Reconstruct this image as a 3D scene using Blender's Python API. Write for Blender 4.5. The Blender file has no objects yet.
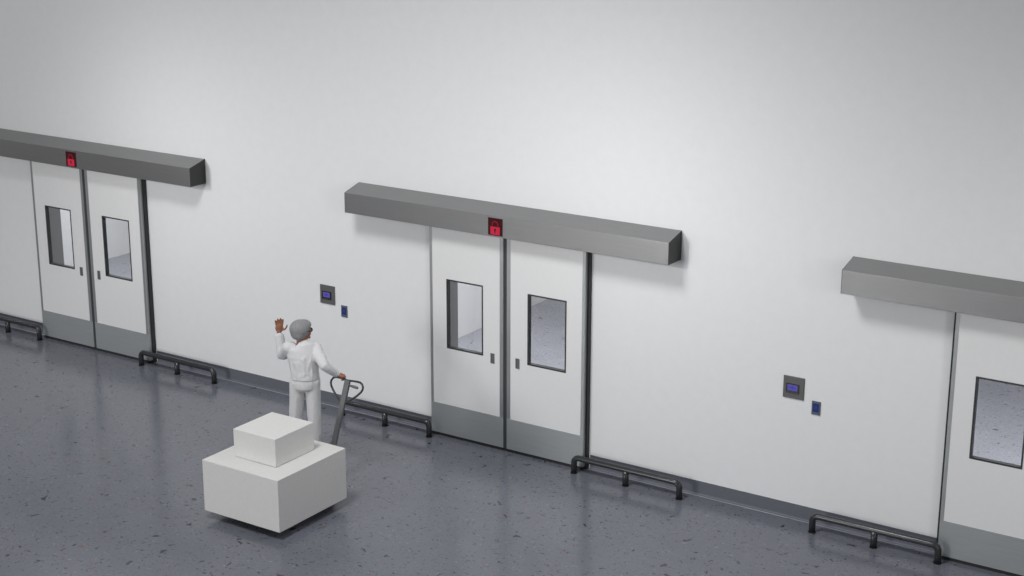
import bpy, bmesh, math, random
from mathutils import Vector, Matrix, Quaternion
PI = math.pi
random.seed(4)
scene = bpy.context.scene
C = scene.collection

# ------------------------------------------------------------------ camera
cam = bpy.data.cameras.new('camera')
cam.sensor_fit = 'HORIZONTAL'; cam.sensor_width = 36.0
cam.lens = 1616.89 / 1024.0 * 36.0
cam.clip_end = 400
cam_o = bpy.data.objects.new('camera', cam); C.objects.link(cam_o)
YAW, PITCH, ROLL = 0.58202, -0.277704, 0.002006
fwd = Vector((-math.sin(YAW) * math.cos(PITCH), math.cos(YAW) * math.cos(PITCH), math.sin(PITCH)))
rt = Vector((math.cos(YAW), math.sin(YAW), 0)); up = rt.cross(fwd)
r2 = rt * math.cos(ROLL) + up * math.sin(ROLL); u2 = -rt * math.sin(ROLL) + up * math.cos(ROLL)
cam_o.matrix_world = Matrix(((r2.x, u2.x, -fwd.x, 9.34242), (r2.y, u2.y, -fwd.y, -14.16394), (r2.z, u2.z, -fwd.z, 6.70931), (0, 0, 0, 1)))
scene.camera = cam_o

# ------------------------------------------------------------------ colour management, world, lights
scene.view_settings.view_transform = 'Standard'
scene.view_settings.look = 'None'
scene.view_settings.gamma = 1.0
scene.view_settings.use_curve_mapping = False
scene.view_settings.exposure = 0.0
scene.cycles.caustics_reflective = False

world = bpy.data.worlds.new('world'); scene.world = world; world.use_nodes = True
world.node_tree.nodes['Background'].inputs['Color'].default_value = (0.97, 0.98, 1.0, 1)
world.node_tree.nodes['Background'].inputs['Strength'].default_value = 0.205

KEY, WASH, SIDE, ROOM, BAY = 16800, 2950, 85, 220, 44

def aim(o, target):
    d = Vector(target) - o.location
    o.rotation_euler = d.to_track_quat('-Z', 'Y').to_euler()

def area_light(name, loc, target, size, size_y, power, colour=(1, 1, 1)):
    l = bpy.data.lights.new(name, 'AREA'); l.shape = 'RECTANGLE'; l.size = size; l.size_y = size_y
    l.energy = power; l.color = colour
    o = bpy.data.objects.new(name, l); C.objects.link(o); o.location = loc; aim(o, target)
    return o

def spot_light(name, loc, target, power, cone, blend, radius, colour=(1, 1, 1)):
    l = bpy.data.lights.new(name, 'SPOT'); l.energy = power; l.spot_size = math.radians(cone); l.spot_blend = blend
    l.shadow_soft_size = radius; l.color = colour
    o = bpy.data.objects.new(name, l); C.objects.link(o); o.location = loc; aim(o, target)
    return o

# soft frontal fill from the far side of the hall
spot_light('fill_spot', (-1.2 - 12.4, -40, 2.6 + 5), (-3.0, 0, 2.3), KEY, 40, 1.0, 5.0, (1.0, 1.0, 1.0))
# one small lamp per door bay, in front of and a little above each header (crisp short shadows to the right)
for dx in (-13.08, -6.5426, 0.0, 5.9680):
    l = bpy.data.lights.new('bay_lamp', 'POINT'); l.energy = BAY; l.shadow_soft_size = 0.035; l.color = (1.0, 1.0, 1.0)
    o = bpy.data.objects.new('bay_lamp', l); C.objects.link(o); o.location = (dx + 1.48, -2.15, 3.12)
# hall lamp high over the floor, its cone edge draws the arc of light on the wall
spot_light('hall_spot', (0.4, -8.0, 11.7), (0.4, -8.0, 0), WASH, 101, 0.07, 1.5, (0.99, 0.995, 1.0))
# weak fill added from the right to lift the right-facing sides
area_light('side_fill', (12, -9, 4.5), (-1, -2, 1), 5, 3, SIDE, (1.0, 0.99, 0.97))
# lamps in the rooms behind the doors
for cx in (-7.0, -0.6, 5.4):
    area_light('room_lamp', (cx, 1.9, 3.45), (cx, 2.6, 0), 3.5, 2.4, ROOM, (1.0, 1.0, 0.99))

# ------------------------------------------------------------------ materials
def new_mat(name):
    m = bpy.data.materials.new(name); m.use_nodes = True
    nt = m.node_tree; b = nt.nodes['Principled BSDF']
    return m, nt, b

def simple(name, col, rough=0.5, metal=0.0, spec=0.5, var=0.06, scale=18.0, bump=0.0, bscale=60.0, stretch=None, aniso=0.0):
    m, nt, b = new_mat(name)
    tc = nt.nodes.new('ShaderNodeTexCoord'); mp = nt.nodes.new('ShaderNodeMapping')
    nt.links.new(tc.outputs['Object'], mp.inputs['Vector'])
    if stretch: mp.inputs['Scale'].default_value = stretch
    n = nt.nodes.new('ShaderNodeTexNoise'); n.inputs['Scale'].default_value = scale; n.inputs['Detail'].default_value = 4
    nt.links.new(mp.outputs['Vector'], n.inputs['Vector'])
    r = nt.nodes.new('ShaderNodeValToRGB')
    r.color_ramp.elements[0].position = 0.3; r.color_ramp.elements[1].position = 0.7
    r.color_ramp.elements[0].color = tuple(c * (1 - var) for c in col) + (1,)
    r.color_ramp.elements[1].color = tuple(min(1, c * (1 + var)) for c in col) + (1,)
    nt.links.new(n.outputs['Fac'], r.inputs['Fac']); nt.links.new(r.outputs['Color'], b.inputs['Base Color'])
    b.inputs['Roughness'].default_value = rough; b.inputs['Metallic'].default_value = metal
    b.inputs['Specular IOR Level'].default_value = spec
    if aniso: b.inputs['Anisotropic'].default_value = aniso
    if bump:
        n2 = nt.nodes.new('ShaderNodeTexNoise'); n2.inputs['Scale'].default_value = bscale; n2.inputs['Detail'].default_value = 3
        nt.links.new(mp.outputs['Vector'], n2.inputs['Vector'])
        bp = nt.nodes.new('ShaderNodeBump'); bp.inputs['Strength'].default_value = bump; bp.inputs['Distance'].default_value = 0.01
        nt.links.new(n2.outputs['Fac'], bp.inputs['Height']); nt.links.new(bp.outputs['Normal'], b.inputs['Normal'])
    return m

def emissive(name, col, strength, base=(0.02, 0.02, 0.02)):
    m, nt, b = new_mat(name)
    b.inputs['Base Color'].default_value = base + (1,)
    b.inputs['Emission Color'].default_value = col + (1,); b.inputs['Emission Strength'].default_value = strength
    b.inputs['Roughness'].default_value = 0.6; b.inputs['Specular IOR Level'].default_value = 0.15
    return m

def vinyl(name, base, rough):
    """grey-blue sheet vinyl with dark and brown flecks"""
    m, nt, b = new_mat(name)
    L = nt.links
    tc = nt.nodes.new('ShaderNodeTexCoord')
    def noise(scale, detail=3, off=0.0, dist=0.0):
        mp = nt.nodes.new('ShaderNodeMapping'); mp.inputs['Location'].default_value = (off, off * 1.7, off * .3)
        L.new(tc.outputs['Object'], mp.inputs['Vector'])
        n = nt.nodes.new('ShaderNodeTexNoise'); n.inputs['Scale'].default_value = scale; n.inputs['Detail'].default_value = detail
        n.inputs['Distortion'].default_value = dist
        L.new(mp.outputs['Vector'], n.inputs['Vector']); return n
    def ramp(src, p0, p1, c0, c1):
        r = nt.nodes.new('ShaderNodeValToRGB'); e = r.color_ramp.elements
        e[0].position = p0; e[1].position = p1; e[0].color = c0; e[1].color = c1
        L.new(src, r.inputs['Fac']); return r
    def mix(fac, a, bb):
        x = nt.nodes.new('ShaderNodeMix'); x.data_type = 'RGBA'
        L.new(fac, x.inputs['Factor'])
        for s, v in (('A', a), ('B', bb)):
            sock = [i for i in x.inputs if i.name == s and i.type == 'RGBA'][0]
            if isinstance(v, tuple): sock.default_value = v
            else: L.new(v, sock)
        return [o for o in x.outputs if o.type == 'RGBA'][0]
    big = noise(2.2, 4)
    col = ramp(big.outputs['Fac'], 0.3, 0.7, tuple(c * 0.93 for c in base) + (1,), tuple(c * 1.06 for c in base) + (1,)).outputs['Color']
    fine = noise(38, 3, 3.1)
    f = ramp(fine.outputs['Fac'], 0.35, 0.62, (0, 0, 0, 1), (1, 1, 1, 1))
    col = mix(f.outputs['Color'], tuple(c * 0.90 for c in base) + (1,), col)
    # flecks: thresholded noise at two sizes
    w = (0, 0, 0, 1), (1, 1, 1, 1)
    f1 = ramp(noise(11.5, 2.2, 9.3, 0.7).outputs['Fac'], 0.665, 0.705, *w)
    col = mix(f1.outputs['Color'], col, (base[0] * .20, base[1] * .20, base[2] * .22, 1))
    f2 = ramp(noise(30, 1.5, 21.7, 0.4).outputs['Fac'], 0.655, 0.70, *w)
    col = mix(f2.outputs['Color'], col, (base[0] * .42, base[1] * .42, base[2] * .46, 1))
    f3 = ramp(noise(20, 2.0, 44.1, 0.5).outputs['Fac'], 0.67, 0.72, *w)
    col = mix(f3.outputs['Color'], col, (base[0] * .95, base[1] * .60, base[2] * .42, 1))
    f4 = ramp(noise(24, 1.5, 71.1, 0.5).outputs['Fac'], 0.66, 0.74, *w)
    col = mix(f4.outputs['Color'], col, (base[0] * 1.35, base[1] * 1.35, base[2] * 1.35, 1))
    L.new(col, b.inputs['Base Color'])
    b.inputs['Roughness'].default_value = rough; b.inputs['Specular IOR Level'].default_value = 0.5
    n2 = noise(5, 2, 5.0); bp = nt.nodes.new('ShaderNodeBump'); bp.inputs['Strength'].default_value = 0.02; bp.inputs['Distance'].default_value = 0.02
    L.new(n2.outputs['Fac'], bp.inputs['Height']); L.new(bp.outputs['Normal'], b.inputs['Normal'])
    return m

M = {
    'wall': simple('painted_wall', (0.80, 0.806, 0.812), 0.65, var=0.012, scale=9, bump=0.12, bscale=70, spec=0.25),
    'wall_edge': simple('wall_core', (0.62, 0.62, 0.62), 0.6, var=0.02),
    'floor': vinyl('fleck_vinyl_floor', (0.150, 0.157, 0.187), 0.19),
    'floor2': vinyl('pale_fleck_vinyl', (0.35, 0.355, 0.40), 0.35),
    'cove': simple('vinyl_cove', (0.122, 0.129, 0.156), 0.6, var=0.05, scale=25),
    'glint': simple('cove_glint', (0.30, 0.315, 0.35), 0.3, var=0.05),
    'leaf': simple('white_door_laminate', (0.79, 0.79, 0.785), 0.31, var=0.01, spec=0.65),
    'steel': simple('brushed_steel', (0.40, 0.415, 0.42), 0.42, 0.75, var=0.05, scale=6, stretch=(14, 14, 0.6)),
    'lining': simple('lining_grey', (0.22, 0.22, 0.22), 0.5, 0.2, var=0.03),
    'kick': simple('kick_plate_steel', (0.40, 0.425, 0.43), 0.36, 0.42, var=0.04, scale=5, stretch=(1, 1, 12)),
    'header': simple('header_aluminium', (0.30, 0.30, 0.30), 0.37, 0.88, var=0.03, scale=5, stretch=(0.4, 14, 14)),
    'endcap': simple('header_end_cap', (0.028, 0.028, 0.028), 0.5, 0.1, var=0.03),  # near-black: shade on the header ends is put into this colour
    'black': simple('black_rubber', (0.018, 0.019, 0.02), 0.55, var=0.1),
    'seal': simple('dark_seal', (0.045, 0.048, 0.052), 0.5, var=0.1),
    'frame': simple('window_black_frame', (0.03, 0.032, 0.035), 0.4, var=0.05),
    'handle': simple('handle_grey', (0.16, 0.16, 0.165), 0.45, 0.4, var=0.04),
    'rail': simple('rail_dark_grey', (0.045, 0.047, 0.051), 0.26, 0.35, var=0.08, scale=20),
    'plate': simple('panel_plate', (0.13, 0.13, 0.128), 0.45, 0.3, var=0.03),
    'switch': simple('switch_plate', (0.10, 0.12, 0.16), 0.45, 0.2, var=0.03),
    'screen_dark': simple('screen_bezel', (0.012, 0.010, 0.018), 0.25, var=0.02),
    'display': emissive('display_blue', (0.13, 0.11, 0.50), 0.6),
    'display_mark': emissive('display_mark', (0.05, 0.06, 0.55), 0.6),
    'blue': emissive('switch_blue', (0.015, 0.04, 0.28), 0.35),
    'blue_mark': emissive('switch_mark', (0.03, 0.10, 0.5), 0.4),
    'sign': emissive('lock_sign_back', (0.10, 0.002, 0.008), 0.3, (0.01, 0.005, 0.006)),
    'red': emissive('lock_red', (0.80, 0.035, 0.085), 0.45, (0.15, 0.005, 0.01)),
    'red_dim': emissive('lock_red_dim', (0.5, 0.03, 0.05), 0.3, (0.1, 0.0, 0.0)),
    'crate': simple('matt_white_board', (0.70, 0.695, 0.68), 0.75, var=0.02, scale=30, bump=0.05, spec=0.2),
    'crate_b': simple('matt_white_board_small', (0.72, 0.715, 0.70), 0.75, var=0.02, scale=30, bump=0.05, spec=0.2),
    'truck': simple('truck_grey', (0.15, 0.155, 0.16), 0.42, 0.35, var=0.06),
    'truck_dark': simple('truck_dark', (0.05, 0.052, 0.055), 0.45, 0.3, var=0.06),
    'wheel': simple('wheel_rubber', (0.03, 0.03, 0.03), 0.6, var=0.1),
    'skin': simple('skin', (0.30, 0.125, 0.07), 0.5, var=0.08, scale=30),
    'cloth': simple('white_work_cloth', (0.69, 0.69, 0.70), 0.7, var=0.03, scale=25, bump=0.6, bscale=9, stretch=(2.2, 2.2, 0.6), spec=0.2),
    'hairnet': simple('hair_net', (0.27, 0.27, 0.275), 0.7, var=0.12, scale=60, bump=0.5, bscale=80),
    'glasses': simple('dark_glasses', (0.01, 0.01, 0.01), 0.25, var=0.05),
    'shoe': simple('white_shoe', (0.6, 0.6, 0.6), 0.5, var=0.04),
    'eye': simple('eye', (0.7, 0.68, 0.66), 0.2, var=0.02),
    'lip': simple('lip', (0.25, 0.08, 0.06), 0.5, var=0.04),
}
# window glass
gm, gnt, gb = new_mat('door_glass')
gb.inputs['Base Color'].default_value = (0.95, 0.96, 0.97, 1); gb.inputs['Roughness'].default_value = 0.0
gb.inputs['IOR'].default_value = 1.45
gout = [n for n in gnt.nodes if n.type == 'OUTPUT_MATERIAL'][0]
tr = gnt.nodes.new('ShaderNodeBsdfTransparent'); tr.inputs['Color'].default_value = (0.90, 0.905, 0.91, 1)
gl = gnt.nodes.new('ShaderNodeBsdfGlossy'); gl.inputs['Roughness'].default_value = 0.02
lw = gnt.nodes.new('ShaderNodeLayerWeight'); lw.inputs['Blend'].default_value = 0.5
pw = gnt.nodes.new('ShaderNodeMath'); pw.operation = 'POWER'; pw.inputs[1].default_value = 4.0
fr = gnt.nodes.new('ShaderNodeMath'); fr.operation = 'MULTIPLY_ADD'; fr.inputs[1].default_value = 0.8; fr.inputs[2].default_value = 0.03
gnt.links.new(lw.outputs['Facing'], pw.inputs[0]); gnt.links.new(pw.outputs[0], fr.inputs[0])
mx = gnt.nodes.new('ShaderNodeMixShader')
gnt.links.new(fr.outputs[0], mx.inputs[0]); gnt.links.new(tr.outputs[0], mx.inputs[1]); gnt.links.new(gl.outputs[0], mx.inputs[2])
gnt.links.new(mx.outputs[0], gout.inputs['Surface'])
M['glass'] = gm

# ------------------------------------------------------------------ helpers
def obj(name, bm, m, parent=None, smooth=False, bevel=0.0, loc=None):
    me = bpy.data.meshes.new(name)
    bmesh.ops.recalc_face_normals(bm, faces=bm.faces)
    bm.to_mesh(me); bm.free()
    me.materials.append(M[m] if isinstance(m, str) else m)
    o = bpy.data.objects.new(name, me); C.objects.link(o)
    if parent: o.parent = parent
    if loc: o.location = loc
    if smooth:
        for p in me.polygons: p.use_smooth = True
    if bevel:
        md = o.modifiers.new('bevel', 'BEVEL'); md.width = bevel; md.segments = 2; md.limit_method = 'ANGLE'; md.angle_limit = 0.7
    return o

def box(bm, x0, x1, y0, y1, z0, z1):
    vs = [bm.verts.new((x, y, z)) for x in (x0, x1) for y in (y0, y1) for z in (z0, z1)]
    for f in ((0, 1, 3, 2), (4, 6, 7, 5), (0, 4, 5, 1), (2, 3, 7, 6), (0, 2, 6, 4), (1, 5, 7, 3)):
        bm.faces.new([vs[i] for i in f])
    return bm

def boxes(*a):
    bm = bmesh.new()
    for b in a: box(bm, *b)
    return bm

def prism_x(bm, prof, x0, x1):
    """extrude a closed (y, z) profile along x"""
    a = [bm.verts.new((x0, y, z)) for y, z in prof]; b = [bm.verts.new((x1, y, z)) for y, z in prof]
    n = len(prof)
    for i in range(n): bm.faces.new((a[i], a[(i + 1) % n], b[(i + 1) % n], b[i]))
    bm.faces.new(a); bm.faces.new(b[::-1])
    return bm

def plate_y(bm, pts, y0, y1):
    """extrude a closed (x, z) outline along y"""
    a = [bm.verts.new((x, y0, z)) for x, z in pts]; b = [bm.verts.new((x, y1, z)) for x, z in pts]
    n = len(pts)
    for i in range(n): bm.faces.new((a[i], b[i], b[(i + 1) % n], a[(i + 1) % n]))
    bm.faces.new(a); bm.faces.new(b[::-1])
    return bm

def tube(bm, pts, radii, seg=12, close=False, flat=None, side=None):
    """sweep a round (or elliptic: flat=(a,b) factors with side hint) section along points"""
    pts = [Vector(p) for p in pts]; n = len(pts)
    if not hasattr(radii, '__len__'): radii = [radii] * n
    ref = Vector(side) if side else None
    rings = []
    N = None
    for i, p in enumerate(pts):
        if close: t = (pts[(i + 1) % n] - pts[i - 1]).normalized()
        elif i == 0: t = (pts[1] - p).normalized()
        elif i == n - 1: t = (p - pts[i - 1]).normalized()
        else: t = ((pts[i + 1] - p).normalized() + (p - pts[i - 1]).normalized()).normalized()
        if ref: N = (ref - t * ref.dot(t)).normalized()
        elif N is None:
            a = Vector((0, 0, 1)) if abs(t.z) < 0.9 else Vector((1, 0, 0))
            N = (a - t * a.dot(t)).normalized()
        else: N = (N - t * N.dot(t)).normalized()
        B = t.cross(N)
        r = radii[i]
        ra, rb = (r if hasattr(r, '__len__') else (r, r))
        if flat: ra *= flat[0]; rb *= flat[1]
        rings.append([bm.verts.new(p + N * (ra * math.cos(2 * PI * k / seg)) + B * (rb * math.sin(2 * PI * k / seg))) for k in range(seg)])
    m = n if close else n - 1
    for i in range(m):
        A, Bq = rings[i], rings[(i + 1) % n]
        for k in range(seg): bm.faces.new((A[k], A[(k + 1) % seg], Bq[(k + 1) % seg], Bq[k]))
    if not close:
        bm.faces.new(rings[0]); bm.faces.new(rings[-1][::-1])
    return bm

def ellipsoid(bm, c, r, rot=None, seg=20, rings=12):
    R = rot or Matrix.Identity(3)
    c = Vector(c)
    g = []
    for i in range(1, rings):
        th = PI * i / rings
        g.append([bm.verts.new(c + R @ Vector((r[0] * math.sin(th) * math.cos(2 * PI * k / seg), r[1] * math.sin(th) * math.sin(2 * PI * k / seg), r[2] * math.cos(th)))) for k in range(seg)])
    t = bm.verts.new(c + R @ Vector((0, 0, r[2]))); b = bm.verts.new(c + R @ Vector((0, 0, -r[2])))
    for k in range(seg):
        bm.faces.new((t, g[0][k], g[0][(k + 1) % seg])); bm.faces.new((b, g[-1][(k + 1) % seg], g[-1][k]))
    for i in range(len(g) - 1):
        for k in range(seg): bm.faces.new((g[i][k], g[i + 1][k], g[i + 1][(k + 1) % seg], g[i][(k + 1) % seg]))
    return bm

def disc_cyl(bm, c, axis, r, h, seg=24):
    c = Vector(c); a = Vector(axis).normalized()
    return tube(bm, [c - a * h / 2, c + a * h / 2], r, seg)

def empty(name, loc, label=None, cat=None, group=None, kind=None, rz=0):
    o = bpy.data.objects.new(name, None); C.objects.link(o); o.location = loc; o.rotation_euler.z = rz
    o.empty_display_size = 0.2
    tag(o, label, cat, group, kind)
    return o

def tag(o, label=None, cat=None, group=None, kind=None):
    if label: o['label'] = label
    if cat: o['category'] = cat
    if group: o['group'] = group
    if kind: o['kind'] = kind
    return o

def copy_tree(o, parent=None):
    kids = list(o.children)
    c = o.copy(); C.objects.link(c)
    if parent: c.parent = parent
    for k in kids: copy_tree(k, c)
    return c

# door centres along the wall
DOORS = [-6.5426, 0.0, 5.9680]
H = 0.86          # half width of the structural opening
WT = 0.2          # wall thickness
WX0, WX1, WZ = -14.0, 13.0, 9.0

# ------------------------------------------------------------------ setting
# main wall with three openings
bm = bmesh.new()
edges = [WX0]
for d in DOORS: edges += [d - H, d + H]
edges.append(WX1)
for i in range(0, len(edges), 2): box(bm, edges[i], edges[i + 1], 0, WT, 0, 2.55)
box(bm, WX0, WX1, 0, WT, 2.55, WZ)
bmesh.ops.remove_doubles(bm, verts=bm.verts, dist=1e-5)
tag(obj('wall_back', bm, 'wall'), 'long white hall wall with three sliding door openings', None, None, 'structure')
# floor continues into the rooms behind the doors
tag(obj('floor', boxes((WX0, WX1 + 4, -34, 0.1, -0.1, 0.0)), 'floor'), 'grey-blue flecked vinyl floor of the hall', None, None, 'structure')

tag(obj('floor_rooms', boxes((WX0, WX1, 0.1, 8.6, -0.1, 0.0)), 'floor2'), 'paler bluish flecked floor seen through the door panes', None, None, 'structure')
# cove skirting along the hall wall, between the door openings
def cove_profile():
    h, t, R = 0.155, 0.006, 0.022
    p = [(0, 0.0), (0, h), (-t, h)]
    for k in range(0, 9):
        a = k / 8 * PI / 2
        p.append((-t - R + R * math.cos(a), 0.003 + R - R * math.sin(a)))
    p.append((-t - R - 0.004, 0.0))
    return p
segs = [('baseboard_left', WX0, DOORS[0] - 1.046), ('baseboard_middle_left', DOORS[0] + 1.046, DOORS[1] - 1.046),
        ('baseboard_middle_right', DOORS[1] + 1.046, DOORS[2] - 1.046), ('baseboard_right', DOORS[2] + 1.046, WX1)]
for n, a, b in segs:
    tag(obj(n, prism_x(bmesh.new(), cove_profile(), a, b), 'cove'), None, None, None, 'structure')
    tag(obj(n.replace('baseboard', 'glint_strip'), tube(bmesh.new(), [(a, -0.033, 0.0), (b, -0.033, 0.0)], 0.005, 10), 'glint', None, True), None, None, None, 'structure')  # pale strip painted in for the highlight line along the cove foot

# rooms behind: partition walls and rear wall
parts = [('wall_room_left', -10.05, -9.95), ('wall_room_middle', -2.93, -2.83), ('wall_room_right', 3.0, 3.1), ('wall_room_far_right', 9.2, 9.3)]
for n, a, b in parts:
    tag(obj(n, boxes((a, b, WT, 8.6, 0, 3.6)), 'wall'), None, None, None, 'structure')
tag(obj('wall_room_rear', boxes((WX0, WX1, 8.6, 8.8, 0, 3.6)), 'wall'), None, None, None, 'structure')
tag(obj('ceiling', boxes((WX0, WX1, WT, 8.8, 3.6, 3.7)), 'wall'), None, None, None, 'structure')

# ------------------------------------------------------------------ sliding doors
YF, YB = -0.103, -0.055     # front and back of the leaves
WX_IN, WX_OUT, WZ0, WZ1 = 0.291, 0.785, 1.070, 1.878
ZB, ZK, ZT = 0.036, 0.395, 2.494

def make_leaf(root, s):
    """one sliding leaf; s=-1 left, +1 right"""
    def X(a, b): return (min(s * a, s * b), max(s * a, s * b))
    xi, xo = 0.070, 0.976
    def bb(a, b, z0, z1, y0=YF, y1=YB): x0, x1 = X(a, b); return (x0, x1, y0, y1, z0, z1)
    leaf = obj('door_leaf', boxes(bb(xi, xo, ZK, WZ0), bb(xi, xo, WZ1, ZT), bb(xi, WX_IN, WZ0, WZ1), bb(WX_OUT, xo, WZ0, WZ1)), 'leaf', root)
    obj('edge_trim', boxes(bb(0.023, xi, ZK, ZT, YF - 0.002), bb(xo, 1.011, ZK, ZT, YF - 0.002)), 'steel', leaf)
    obj('kick_plate', boxes(bb(0.023, 1.011, ZB, ZK, YF - 0.003)), 'kick', leaf, bevel=0.0015)
    f = 0.017
    obj('window_frame', boxes(bb(WX_IN, WX_IN + f, WZ0, WZ1, YF - 0.002), bb(WX_OUT - f, WX_OUT, WZ0, WZ1, YF - 0.002),
                              bb(WX_IN + f, WX_OUT - f, WZ0, WZ0 + f, YF - 0.002), bb(WX_IN + f, WX_OUT - f, WZ1 - f, WZ1, YF - 0.002)), 'frame', leaf)
    obj('window_pane', boxes(bb(WX_IN + f, WX_OUT - f, WZ0 + f, WZ1 - f, -0.074, -0.068)), 'glass', leaf)
    # recessed pull: frame with a shallow cup
    hx0, hx1, hz0, hz1 = 0.140, 0.190, 1.005, 1.120
    hb = boxes(bb(hx0, hx1, hz0, hz0 + .010, YF - .006, YF), bb(hx0, hx1, hz1 - .010, hz1, YF - .006, YF), bb(hx0, hx0 + .010, hz0 + .010, hz1 - .010, YF - .006, YF),
               bb(hx1 - .010, hx1, hz0 + .010, hz1 - .010, YF - .006, YF), bb(hx0 + .010, hx1 - .010, hz0 + .010, hz1 - .010, YF - .0025, YF))
    obj('pull_handle', hb, 'handle', leaf)
    return leaf

def make_door():
    root = empty('door_1', (0, 0, 0), None, None, None, 'structure')
    make_leaf(root, -1); make_leaf(root, 1)
    # rubber seal frame between leaves and wall
    obj('seal_frame', boxes((-1.043, -0.845, YB, -0.001, 0.0, ZT), (0.845, 1.030, YB, -0.001, 0.0, ZT)), 'black', root)
    obj('door_lining', boxes((-H, -H + 0.012, 0.0, WT + 0.004, 0, 2.55), (H - 0.012, H, 0.0, WT + 0.004, 0, 2.55), (-H + 0.012, H - 0.012, 0.0, WT + 0.004, 2.538, 2.55)), 'lining', root)
    obj('bottom_seal', boxes((-1.012, 1.012, YF + 0.006, YB, 0.0, ZB)), 'black', root)
    obj('centre_seal', boxes((-0.023, 0.023, YF + 0.008, YB + 0.01, ZB, ZT)), 'seal', root)
    return root

def make_header():
    root = empty('door_header', (0, 0, 0))
    prof = [(-0.0015, 2.5), (-0.273, 2.5), (-0.273, 2.731), (-0.0015, 2.804)]
    L = 2.071
    obj('housing', prism_x(bmesh.new(), prof, -L + 0.003, L - 0.003), 'header', root, bevel=0.002)
    for s in (-1, 1):
        e = prism_x(bmesh.new(), prof, min(s * L, s * (L - 0.003)), max(s * L, s * (L - 0.003)))
        obj('end_cap', e, 'endcap', root)
    # lock indicator on the front face
    y = -0.273
    sg = obj('lock_indicator', boxes((-0.104, 0.080, y - 0.005, y, 2.517, 2.707)), 'sign', root)
    sg['label'] = 'black indicator plate with a lit red padlock'
    cx, z0 = -0.012, 2.526
    pb = plate_y(bmesh.new(), [(cx - .060, z0), (cx + .060, z0), (cx + .060, z0 + .088), (cx - .060, z0 + .088)], y - .007, y - .005)
    pl = obj('padlock_body', pb, 'red', sg)
    arc = [(cx + .036 * math.cos(a), y - .006, z0 + .110 + .036 * math.sin(a)) for a in [PI * k / 10 for k in range(11)]]
    arc = [(cx + .036, y - .006, z0 + .088)] + arc + [(cx - .036, y - .006, z0 + .088)]
    obj('padlock_shackle', tube(bmesh.new(), arc, .0065, 8, side=(0, 1, 0)), 'red_dim', sg, True)
    kh = bmesh.new()
    plate_y(kh, [(cx + .013 * math.cos(2 * PI * k / 14), z0 + .055 + .013 * math.sin(2 * PI * k / 14)) for k in range(14)], y - .0085, y - .007)
    plate_y(kh, [(cx - .006, z0 + .022), (cx + .006, z0 + .022), (cx + .006, z0 + .048), (cx - .006, z0 + .048)], y - .0085, y - .007)
    obj('keyhole', kh, 'screen_dark', sg)
    return root

door = make_door(); header = make_header()
roots_d = [copy_tree(door), door, copy_tree(door)]
roots_h = [copy_tree(header), header, copy_tree(header)]
dl = ['double sliding door at the left, its left room wall seen through the pane',
      'double sliding door in the middle, right of the waving worker',
      'double sliding door cut off by the right edge, only its left leaf in view']
hl = ['grey metal sliding door header at the left with its right end in view',
      'grey metal sliding door header over the middle door, both ends in view',
      'grey metal sliding door header at the right, cut off by the picture edge']
for i in range(3):
    roots_d[i].name = 'door_%d' % (i + 1)
    roots_d[i].location.x = DOORS[i]; roots_h[i].location.x = DOORS[i]
    roots_d[i]['label'] = dl[i]
    tag(roots_h[i], hl[i], 'door header', 'headers over the sliding doors')

# ------------------------------------------------------------------ control panels and switches
def make_panel():
    root = empty('control_panel', (0, 0, 0))
    w, h = 0.221, 0.228
    obj('back_plate', boxes((0, w, -0.014, 0, 0, h)), 'plate', root, bevel=0.004)
    bz = obj('screen_bezel', boxes((w * .15, w * .78, -0.019, -0.014, h * .24, h * .68)), 'screen_dark', root, bevel=0.001)
    d = obj('display', boxes((w * .23, w * .70, -0.0205, -0.019, h * .36, h * .63)), 'display', bz)
    obj('key_row', boxes(*[(w * (.26 + .13 * k), w * (.33 + .13 * k), -0.0205, -0.019, h * .27, h * .305) for k in range(4)]), 'plate', bz)
    obj('display_symbol', boxes((w * .30, w * .62, -0.0215, -0.0205, h * .47, h * .52), (w * .42, w * .50, -0.0215, -0.0205, h * .41, h * .58)), 'display_mark', bz)
    return root

def make_switch():
    root = empty('wall_switch', (0, 0, 0))
    w, h = 0.091, 0.141
    obj('switch_plate', boxes((0, w, -0.011, 0, 0, h)), 'switch', root, bevel=0.003)
    k = obj('touch_field', boxes((w * .16, w * .84, -0.0135, -0.011, h * .22, h * .84)), 'blue', root, bevel=0.001)
    obj('touch_symbol', boxes((w * .36, w * .64, -0.0145, -0.0135, h * .44, h * .50), (w * .36, w * .64, -0.0145, -0.0135, h * .58, h * .64),
                              (w * .36, w * .42, -0.0145, -0.0135, h * .50, h * .58), (w * .58, w * .64, -0.0145, -0.0135, h * .50, h * .58)), 'blue_mark', k)
    return root

pn = make_panel(); sw = make_switch()
pn2 = copy_tree(pn); sw2 = copy_tree(sw)
for o, x, z, lb, c, g in [
    (pn, -2.697, 1.269, 'square grey control panel with blue display on the wall above the worker', 'control panel', 'square control panels on the wall'),
    (pn2, DOORS[2] - 2.714, 1.269, 'square grey control panel with blue display between middle and right doors', 'control panel', 'square control panels on the wall'),
    (sw, -2.385, 1.146, 'small blue touch switch on the wall above and right of the worker', 'wall switch', 'small blue wall switches'),
    (sw2, DOORS[2] - 2.404, 1.146, 'small blue touch switch between the middle and right doors', 'wall switch', 'small blue wall switches')]:
    o.location = (x, 0, z); tag(o, lb, c, g)

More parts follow.
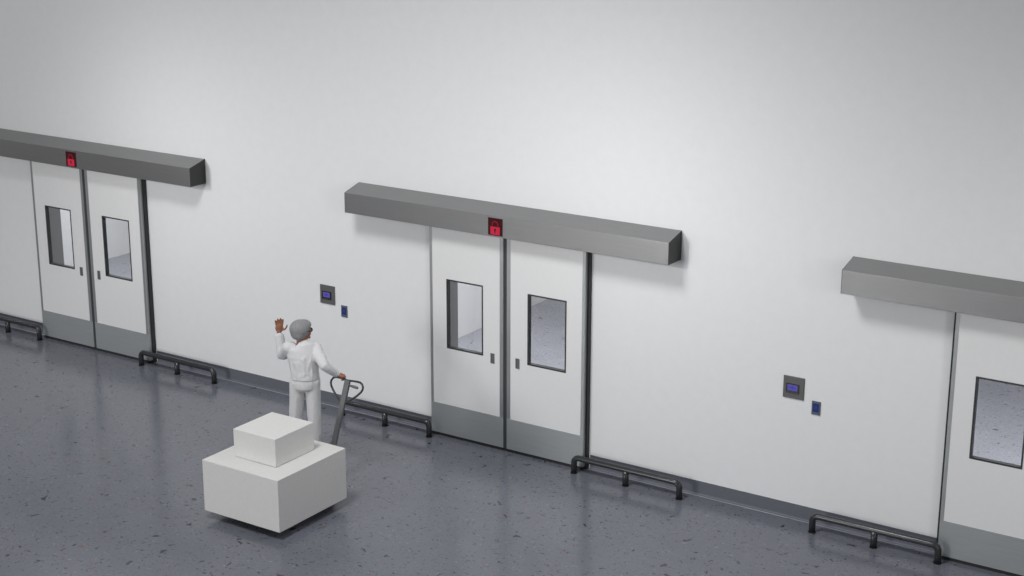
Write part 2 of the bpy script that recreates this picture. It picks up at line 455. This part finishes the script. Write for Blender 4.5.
# ------------------------------------------------------------------ bumper rails
def make_rail():
    root = empty('bumper_rail', (0, 0, 0))
    L, r, zt, rb = 1.276, 0.033, 0.180, 0.06
    def bend(x, s):   # quarter bend from vertical to horizontal
        return [(x + s * (rb - rb * math.cos(a)), 0, zt - rb + rb * math.sin(a)) for a in [PI / 2 * k / 6 for k in range(7)]]
    pts = [(0, 0, 0.001)] + bend(0, 1) + bend(L, -1)[::-1] + [(L, 0, 0.001)]
    obj('bent_tube', tube(bmesh.new(), pts, r, 16, side=(0, 1, 0)), 'rail', root, True)
    obj('middle_post', tube(bmesh.new(), [(L / 2, 0, 0.001), (L / 2, 0, zt - 0.012)], 0.034, 16), 'rail', root, True)
    for x in (0, L / 2, L):
        obj('foot_flange', tube(bmesh.new(), [(x, 0, 0.0), (x, 0, 0.006)], 0.040, 20), 'rail', root)
    return root

rail = make_rail()
spots = [(DOORS[0] - 2.244, 'dark bumper rail cut off by the left picture edge, left of the left door'),
         (DOORS[0] + 0.968, 'dark bumper rail on the floor just right of the left sliding door'),
         (DOORS[1] - 2.244, 'dark bumper rail behind the pallet truck handle, left of the middle door'),
         (DOORS[1] + 0.968, 'dark bumper rail on the floor just right of the middle sliding door'),
         (DOORS[2] - 2.244, 'dark bumper rail at lower right, ending at the right sliding door')]
for i, (x, lb) in enumerate(spots):
    o = rail if i == 0 else copy_tree(rail)
    o.location = (x, -0.214, 0); tag(o, lb, 'bumper rail', 'floor bumper rails beside the doors')

# ------------------------------------------------------------------ pallet truck
PX = -0.998
tr_ = empty('pallet_truck', (PX, -2.6, 0), 'grey hand pallet truck under the white boxes, handle held by the worker', 'pallet truck')
def L_(x, y, z): return (x - PX, y + 2.6, z)
def fork(s):
    cx = s * 0.183
    bm = bmesh.new()
    # inverted channel with a tapering, rounded tip
    outl = [(-0.075, -2.22), (-0.075, -3.18), (-0.045, -3.285), (0.045, -3.285), (0.075, -3.18), (0.075, -2.22)]
    a = [bm.verts.new((cx + x, y + 2.6, 0.0915)) for x, y in outl]
    b = [bm.verts.new((cx + x, y + 2.6, 0.060 if y > -3.2 else 0.078)) for x, y in outl]
    n = len(outl)
    for i in range(n): bm.faces.new((a[i], a[(i + 1) % n], b[(i + 1) % n], b[i]))
    bm.faces.new(a); bm.faces.new(b[::-1])
    f = obj('fork', bm, 'truck', tr_, bevel=0.003)
    rl = bmesh.new(); disc_cyl(rl, (cx, -3.02 + 2.6, 0.036), (1, 0, 0), 0.035, 0.075)
    obj('load_roller', rl, 'wheel', f, True)
    return f
fork(-1); fork(1)
# back frame joining the forks, pump body, steering wheels
bm = bmesh.new()
plate_y(bm, [(-0.258, 0.06), (0.258, 0.06), (0.258, 0.115), (0.14, 0.30), (0.09, 0.36), (-0.09, 0.36), (-0.14, 0.30), (-0.258, 0.115)], -2.252 + 2.6, -2.205 + 2.6)
obj('back_frame', bm, 'truck', tr_, bevel=0.004)
bm = bmesh.new()
tube(bm, [L_(PX, -2.09, 0.14), L_(PX, -2.09, 0.20), L_(PX, -2.09, 0.21), L_(PX, -2.09, 0.33), L_(PX, -2.09, 0.345)], [0.07, 0.07, 0.052, 0.052, 0.03], 20)
box(bm, -0.05, 0.05, -2.21 + 2.6, -2.06 + 2.6, 0.20, 0.26)
obj('pump_body', bm, 'truck', tr_)
bm = bmesh.new(); tube(bm, [L_(PX, -2.09, 0.34), L_(PX, -2.09, 0.40)], 0.018, 14)
obj('pump_piston', bm, 'steel', tr_, True)
for s in (-1, 1):
    bm = bmesh.new(); disc_cyl(bm, L_(PX + s * 0.055, -2.05, 0.091), (1, 0, 0), 0.09, 0.045, 28)
    w = obj('steer_wheel', bm, 'wheel', tr_, True)
    bm = bmesh.new(); disc_cyl(bm, L_(PX + s * 0.055, -2.05, 0.091), (1, 0, 0), 0.045, 0.049, 20)
    obj('hub', bm, 'steel', w)
bm = bmesh.new(); disc_cyl(bm, L_(PX, -2.05, 0.091), (1, 0, 0), 0.014, 0.18, 12)
obj('axle', bm, 'truck_dark', tr_, True)
# drawbar: flat tapering pole
T = Vector((0, -1.603 + 2.6, 1.083)); Bp = Vector((0, -1.992 + 2.6, 0.135)); ud = (Bp - T).normalized(); nn = Vector((1, 0, 0)).cross(ud).normalized()
bm = bmesh.new()
st = [(T - ud * 0.000, 0.033, 0.014), (T + ud * 0.05, 0.033, 0.016), (T.lerp(Bp, 0.5), 0.030, 0.016), (T.lerp(Bp, 0.93), 0.034, 0.018), (Bp, 0.034, 0.018)]
prev = None
for c, w_, h_ in st:
    ring = [bm.verts.new(c + Vector((sx * w_, 0, 0)) + nn * (sy * h_)) for sx, sy in ((-1, -1), (1, -1), (1, 1), (-1, 1))]
    if prev:
        for k in range(4): bm.faces.new((prev[k], prev[(k + 1) % 4], ring[(k + 1) % 4], ring[k]))
    else: bm.faces.new(ring)
    prev = ring
bm.faces.new(prev[::-1])
pole = obj('drawbar', bm, 'truck', tr_, bevel=0.004)
# heart-shaped double loop grip in the plane of the drawbar
def PL(s, t): return T + Vector((s, 0, 0)) + ud * t
right = [(0.0, 0.006), (0.06, 0.000), (0.120, -0.004), (0.165, -0.002), (0.195, 0.012), (0.213, 0.040), (0.214, 0.068), (0.200, 0.098), (0.170, 0.132), (0.130, 0.168), (0.085, 0.202), (0.040, 0.234), (0.0, 0.262)]
loop = right + [(-s, t) for s, t in right[-2:0:-1]]
bm = bmesh.new(); tube(bm, [PL(s, t) for s, t in loop], 0.0115, 10, close=True, side=nn)
g_ = obj('loop_grip', bm, 'truck_dark', tr_, True)
bm = bmesh.new(); tube(bm, [PL(0.02, 0.052), PL(0.06, 0.054), PL(0.10, 0.056), PL(0.145, 0.060)], [0.010, 0.012, 0.016, 0.014], 10, side=nn)
obj('release_lever', bm, 'truck', tr_, True)
bm = bmesh.new(); disc_cyl(bm, Bp + Vector((0, -0.02, 0.03)), (1, 0, 0), 0.02, 0.12, 16); box(bm, -0.055, -0.036, Bp.y - .11, Bp.y + .02, .13, .20); box(bm, 0.036, 0.055, Bp.y - .11, Bp.y + .02, .13, .20)
obj('pivot_bracket', bm, 'truck_dark', tr_)

# ------------------------------------------------------------------ white boxes
BX0, BX1, BY0, BY1 = -1.503, -0.510, -3.300, -2.266
b1 = obj('cardboard_box', boxes((-0.4965, 0.4965, -0.517, 0.517, 0, 0.545)), 'crate', None, bevel=0.003, loc=((BX0 + BX1) / 2, (BY0 + BY1) / 2, 0.092))
tag(b1, 'large white box lying on the pallet truck, below the small box', 'box')
bm = boxes((-0.275, 0.275, -0.2895, 0.2895, 0.008, 0.297), (-0.267, 0.267, -0.2815, 0.2815, 0, 0.009))
b2 = obj('cardboard_box', bm, 'crate_b', None, bevel=0.003, loc=(-1.016, -2.770, 0.6372))
tag(b2, 'small white box on top of the large white box', 'box')

# ------------------------------------------------------------------ worker
PB = Vector((-1.47, -1.80, 0))
person = empty('person', PB, 'person in white work suit and grey hair net, waving and holding the truck handle', 'person')
def remesh_obj(name, bm, m, parent, vox, smooth_it=4):
    bmesh.ops.transform(bm, matrix=Matrix.Translation(-PB), verts=bm.verts)
    o = obj(name, bm, m, parent)
    r = o.modifiers.new('remesh', 'REMESH'); r.mode = 'VOXEL'; r.voxel_size = vox; r.use_smooth_shade = True
    s = o.modifiers.new('smooth', 'SMOOTH'); s.factor = 0.5; s.iterations = smooth_it
    return o
AW = Vector((-0.55, 0.835, 0)).normalized()      # the way the torso faces
RT = Vector((0.835, 0.55, 0)).normalized()       # the worker's right
UPV = Vector((0, 0, 1))
BR = Matrix((RT, AW, UPV)).transposed()          # body frame: x right, y forward, z up
SLh, SRh = Vector((-1.562, -1.877, 1.418)), Vector((-1.345, -1.715, 1.410))
EL, WL = Vector((-1.741, -1.786, 1.275)), Vector((-1.782, -1.776, 1.510))
ER, WR = Vector((-1.165, -1.780, 1.262)), Vector((-1.118, -1.625, 1.125))
HIP = Vector((-1.425, -1.797, 1.03))
HL, HR = HIP - RT * 0.082 - UPV * .03, HIP + RT * 0.078 - UPV * .03
KL, KR = Vector((-1.575, -1.805, 0.53)), Vector((-1.365, -1.735, 0.53))
AL, AR = Vector((-1.655, -1.815, 0.085)), Vector((-1.385, -1.735, 0.085))
NECK = Vector((-1.455, -1.795, 1.460)); HEAD = Vector((-1.450, -1.782, 1.603))
HF = Vector((0.448, 0.894, 0)).normalized(); HRr = Vector((HF.y, -HF.x, 0))
HM = Matrix((HRr, HF, UPV)).transposed()

def torso(bm, grow=0.0):
    side = RT
    pts = [(HIP + UPV * -0.045, (0.080, 0.065)), (HIP + UPV * -0.01, (0.125, 0.095)), (HIP + UPV * 0.08, (0.138, 0.098)), (HIP + UPV * 0.14, (0.130, 0.092)),
           (HIP + UPV * 0.23, (0.146, 0.102)), (HIP + UPV * 0.31, (0.156, 0.102)), (HIP + UPV * 0.365, (0.150, 0.090)), (HIP + UPV * 0.405, (0.105, 0.068)), (NECK + UPV * -0.01, (0.058, 0.055))]
    tube(bm, [p for p, r in pts], [(r[0] + grow, r[1] + grow) for p, r in pts], 28, side=side)

def limb(bm, pts, rad, grow=0.0, seg=18):
    pts = [Vector(p) for p in pts]
    # smooth through the joint
    out, rr = [], []
    n = len(pts)
    for i in range(n - 1):
        for k in range(6):
            t = k / 6
            p0 = pts[max(i - 1, 0)]; p1 = pts[i]; p2 = pts[i + 1]; p3 = pts[min(i + 2, n - 1)]
            lin = p1.lerp(p2, t)
            cr = 0.5 * ((2 * p1) + (-p0 + p2) * t + (2 * p0 - 5 * p1 + 4 * p2 - p3) * t * t + (-p0 + 3 * p1 - 3 * p2 + p3) * t ** 3)
            out.append(lin.lerp(cr, 0.35)); rr.append(rad[i] * (1 - t) + rad[i + 1] * t + grow)
    out.append(pts[-1]); rr.append(rad[-1] + grow)
    tube(bm, out, rr, seg)
    ellipsoid(bm, pts[0], (rr[0],) * 3); 

def finger(bm, base, dirs, lens, r):
    p = Vector(base); pts = [p.copy()]
    for d, l in zip(dirs, lens):
        p = p + Vector(d).normalized() * l; pts.append(p.copy())
    rr = [r, r * .97, r * .9, r * .78]
    tube(bm, pts, rr[:len(pts)], 10)
    ellipsoid(bm, pts[-1], (rr[len(pts) - 1],) * 3, seg=10, rings=6)
    for q, r_ in list(zip(pts, rr))[:-1]: ellipsoid(bm, q, (r_,) * 3, seg=10, rings=6)

body = bmesh.new()
torso(body)
tube(body, [NECK + UPV * -0.05, NECK + UPV * 0.03, HEAD + UPV * -0.05], [0.062, 0.054, 0.054], 18)
# head: skull, jaw, nose, ears, brow, cheeks
ellipsoid(body, HEAD + HM @ Vector((0, -0.008, 0.022)), (0.072, 0.092, 0.095), HM)
ellipsoid(body, HEAD + HM @ Vector((0, 0.026, -0.045)), (0.052, 0.062, 0.062), HM)
ellipsoid(body, HEAD + HM @ Vector((0, 0.070, -0.088)), (0.022, 0.018, 0.018), HM)
tube(body, [HEAD + HM @ Vector((0, 0.078, 0.018)), HEAD + HM @ Vector((0, 0.104, -0.020)), HEAD + HM @ Vector((0, 0.090, -0.032))], [0.009, 0.014, 0.012], 10)
for s in (-1, 1):
    ellipsoid(body, HEAD + HM @ Vector((s * 0.074, -0.006, -0.008)), (0.010, 0.020, 0.030), HM)
    ellipsoid(body, HEAD + HM @ Vector((s * 0.034, 0.058, -0.025)), (0.024, 0.020, 0.022), HM)
    ellipsoid(body, HEAD + HM @ Vector((s * 0.030, 0.076, 0.022)), (0.024, 0.010, 0.008), HM)
# arms and legs
limb(body, [SLh, EL, WL], [0.050, 0.040, 0.027]); limb(body, [SRh, ER, WR], [0.050, 0.040, 0.027])
limb(body, [HL, KL, AL], [0.066, 0.050, 0.036]); limb(body, [HR, KR, AR], [0.066, 0.050, 0.036])
for A in (AL, AR):
    ellipsoid(body, A + AW * 0.06 + UPV * -0.05, (0.042, 0.125, 0.033), BR)
# raised left hand: palm towards the wall, thumb towards the head
hu = (Vector((0.06, 0, 1))).normalized(); hr = RT.copy(); hn = hr.cross(hu).normalized()   # hn away from the viewer
HB = Matrix((hr, hn, hu)).transposed()
PC = WL + hu * 0.058
ellipsoid(body, PC, (0.045, 0.019, 0.052), HB)
ellipsoid(body, PC + hu * 0.012, (0.042, 0.015, 0.034), HB)
tube(body, [WL - hu * 0.03, WL + hu * 0.03], [0.026, 0.026], 12)
for k, (ox, ln, sp) in enumerate([(0.031, 0.074, 0.13), (0.011, 0.084, 0.03), (-0.011, 0.077, -0.07), (-0.031, 0.060, -0.20)]):
    b0 = PC + hr * ox + hu * (0.034 - 0.003 * abs(k - 1.2))
    d0 = hu + hr * sp; d1 = d0 + hn * 0.25; d2 = d0 + hn * 0.55
    finger(body, b0, (d0, d1, d2), (ln * .45, ln * .30, ln * .25), 0.0112)
finger(body, PC + hr * 0.030 - hu * 0.022, (hr * 0.9 + hu * .35 + hn * .3, hr * 0.6 + hu * .8, hr * .3 + hu * 1.0), (0.034, 0.030, 0.024), 0.0108)
# right hand closed round the loop grip just left of the drawbar
ORG = Vector((PX, -2.6, 0))
def PW(s, t): return ORG + PL(s, t)
gp = PW(-0.082, -0.002)
hd = (gp - WR).normalized()
palm = gp - nn * 0.0 + UPV * 0.026
kn = Vector((1, 0, 0))
out_n = UPV
fd = (palm - WR).normalized()
sd = fd.cross(UPV).normalized()                  # across the knuckles
HB2 = Matrix((sd, fd, sd.cross(fd))).transposed()
pc2 = WR + fd * 0.045 + UPV * 0.004
ellipsoid(body, pc2, (0.040, 0.050, 0.018), HB2)
tube(body, [WR - fd * 0.03, WR + fd * 0.03], [0.026, 0.025], 12)
u_ = UPV; bx = Vector((0, 1, 0))
for k in range(4):
    s_ = -0.118 + 0.023 * k
    g0 = PW(s_, -0.002)
    b0 = g0 + (WR - g0).normalized() * 0.020 + UPV * 0.022
    finger(body, b0, (Vector((0, .9, .15)), Vector((0, .5, -1)), Vector((0, -.8, -.6))), (0.030, 0.030 - .002 * abs(k - 1.5), 0.022), 0.0095)
    tube(body, [pc2 + sd * (-0.024 + 0.016 * k) , b0], [0.013, 0.010], 8)
finger(body, pc2 + sd * 0.01 - UPV * 0.012, (PW(-0.07, 0.03) - pc2, Vector((0.3, 1, -.2)), Vector((0.2, 1, .3))), (0.032, 0.028, 0.022), 0.011)
remesh_obj('body', body, 'skin', person, 0.0065, 2)

# jacket: torso and sleeves
jk = bmesh.new()
side = RT
pts = [(HIP + UPV * 0.045, (0.153, 0.122)), (HIP + UPV * 0.06, (0.156, 0.124)), (HIP + UPV * 0.12, (0.150, 0.118)), (HIP + UPV * 0.22 - RT * .008, (0.160, 0.118)),
       (HIP + UPV * 0.30 - RT * .012, (0.172, 0.116)), (HIP + UPV * 0.365 - RT * .008, (0.168, 0.104)), (HIP + UPV * 0.410, (0.120, 0.085)), (NECK + UPV * 0.004, (0.070, 0.066))]
tube(jk, [p for p, r in pts], [r for p, r in pts], 32, side=side)
limb(jk, [SLh, EL, WL.lerp(EL, 0.04)], [0.070, 0.060, 0.047]); limb(jk, [SRh, ER, WR.lerp(ER, 0.06)], [0.070, 0.056, 0.040])
ellipsoid(jk, SLh + RT * 0.02 + UPV * -0.01, (0.076, 0.070, 0.070)); ellipsoid(jk, SRh + UPV * -0.01, (0.078, 0.072, 0.070))
# folds
rnd = random.Random(7)
for k in range(9):
    a = -0.9 + k * 0.22
    p0 = HIP + RT * (0.14 * math.sin(a)) - AW * (0.112 * math.cos(a))
    tube(jk, [p0 + UPV * (0.07 + rnd.random() * .05), p0 + UPV * 0.15 + RT * rnd.uniform(-.02, .02) + AW * .005, p0 + UPV * (0.25 + rnd.random() * .08) + RT * rnd.uniform(-.03, .03)], [0.016, 0.018, 0.013], 8)
for A_, B_, r_ in ((SLh, EL, .060), (SRh, ER, .060), (EL, WL, .046), (ER, WR, .046)):
    for t in (0.35, 0.6, 0.85, 0.97):
        c = A_.lerp(B_, t); ax = (B_ - A_).normalized(); 
        q = ax.to_track_quat('Z', 'Y').to_matrix() @ Matrix.Rotation(0.35 * (1 if t > .5 else -1), 3, 'X')
        ellipsoid(jk, c, (r_ * (1.06 - .22 * t), r_ * (1.06 - .22 * t), 0.013), q, 16, 8)
remesh_obj('jacket', jk, 'cloth', person, 0.008, 5)

# trousers: wide straight legs
tr2 = bmesh.new()
pts = [(HIP + UPV * -0.085, (0.080, 0.070)), (HIP + UPV * -0.055, (0.140, 0.110)), (HIP + UPV * 0.0, (0.150, 0.118)), (HIP + UPV * 0.075, (0.143, 0.112))]
tube(tr2, [p for p, r in pts], [r for p, r in pts], 32, side=side)
for Hh, K_, A_ in ((HL, KL, AL), (HR, KR, AR)):
    limb(tr2, [Hh + UPV * 0.045, K_, A_ + UPV * -0.035], [0.086, 0.066, 0.074])
    for t in (0.45, 0.62, 0.8, 0.95):
        c = K_.lerp(A_, t); q = Matrix.Rotation(rnd.uniform(-.4, .4), 3, 'X') @ Matrix.Rotation(rnd.uniform(-.4, .4), 3, 'Y')
        ellipsoid(tr2, c, (0.078, 0.078, 0.018), q, 18, 8)
    for k in range(4):
        a = k * 1.6 + .5; off = Vector((math.cos(a), math.sin(a), 0)) * 0.068
        tube(tr2, [Hh.lerp(K_, .25) + off, Hh.lerp(K_, .7) + off * .95, K_ + off * .85], [0.012, 0.014, 0.010], 8)
remesh_obj('trousers', tr2, 'cloth', person, 0.008, 14)

# hair net: bouffant cap low at the nape, elastic band
cap = bmesh.new()
ellipsoid(cap, HEAD + HM @ Vector((0, -0.030, 0.020)), (0.100, 0.112, 0.100), HM, 28, 16)
ellipsoid(cap, HEAD + HM @ Vector((0, -0.050, -0.030)), (0.090, 0.080, 0.070), HM, 28, 16)
ellipsoid(cap, HEAD + HM @ Vector((0, 0.010, 0.056)), (0.080, 0.088, 0.058), HM, 28, 16)
remesh_obj('hair_net', cap, 'hairnet', person, 0.007, 6)

def child(name, bm, m, smooth=True):
    bmesh.ops.transform(bm, matrix=Matrix.Translation(-PB), verts=bm.verts)
    return obj(name, bm, m, person, smooth)
# glasses
gb_ = bmesh.new()
for s in (-1, 1):
    ellipsoid(gb_, HEAD + HM @ Vector((s * 0.032, 0.092, 0.004)), (0.026, 0.007, 0.019), HM, 16, 10)
    tube(gb_, [HEAD + HM @ Vector((s * 0.056, 0.088, 0.010)), HEAD + HM @ Vector((s * 0.086, 0.060, 0.008)), HEAD + HM @ Vector((s * 0.088, -0.002, 0.002))], 0.0045, 8)
tube(gb_, [HEAD + HM @ Vector((-0.012, 0.097, 0.006)), HEAD + HM @ Vector((0.012, 0.097, 0.006))], 0.0035, 8)
child('glasses', gb_, 'glasses')
for s in (-1, 1):
    e = bmesh.new(); ellipsoid(e, HEAD + HM @ Vector((s * 0.031, 0.074, 0.003)), (0.013, 0.011, 0.010), HM, 12, 8)
    child('eye', e, 'eye')
lp = bmesh.new(); tube(lp, [HEAD + HM @ Vector((-0.022, 0.076, -0.058)), HEAD + HM @ Vector((0, 0.089, -0.056)), HEAD + HM @ Vector((0.022, 0.076, -0.058))], [0.004, 0.007, 0.004], 8)
child('mouth', lp, 'lip')
for A in (AL, AR):
    sh = bmesh.new()
    ellipsoid(sh, A + AW * 0.055 + UPV * -0.043, (0.050, 0.140, 0.040), BR, 20, 12)
    ellipsoid(sh, A + UPV * -0.025, (0.050, 0.055, 0.055), BR, 20, 12)
    for v in sh.verts: v.co.z = max(v.co.z, 0.001)
    child('shoe', sh, 'shoe')
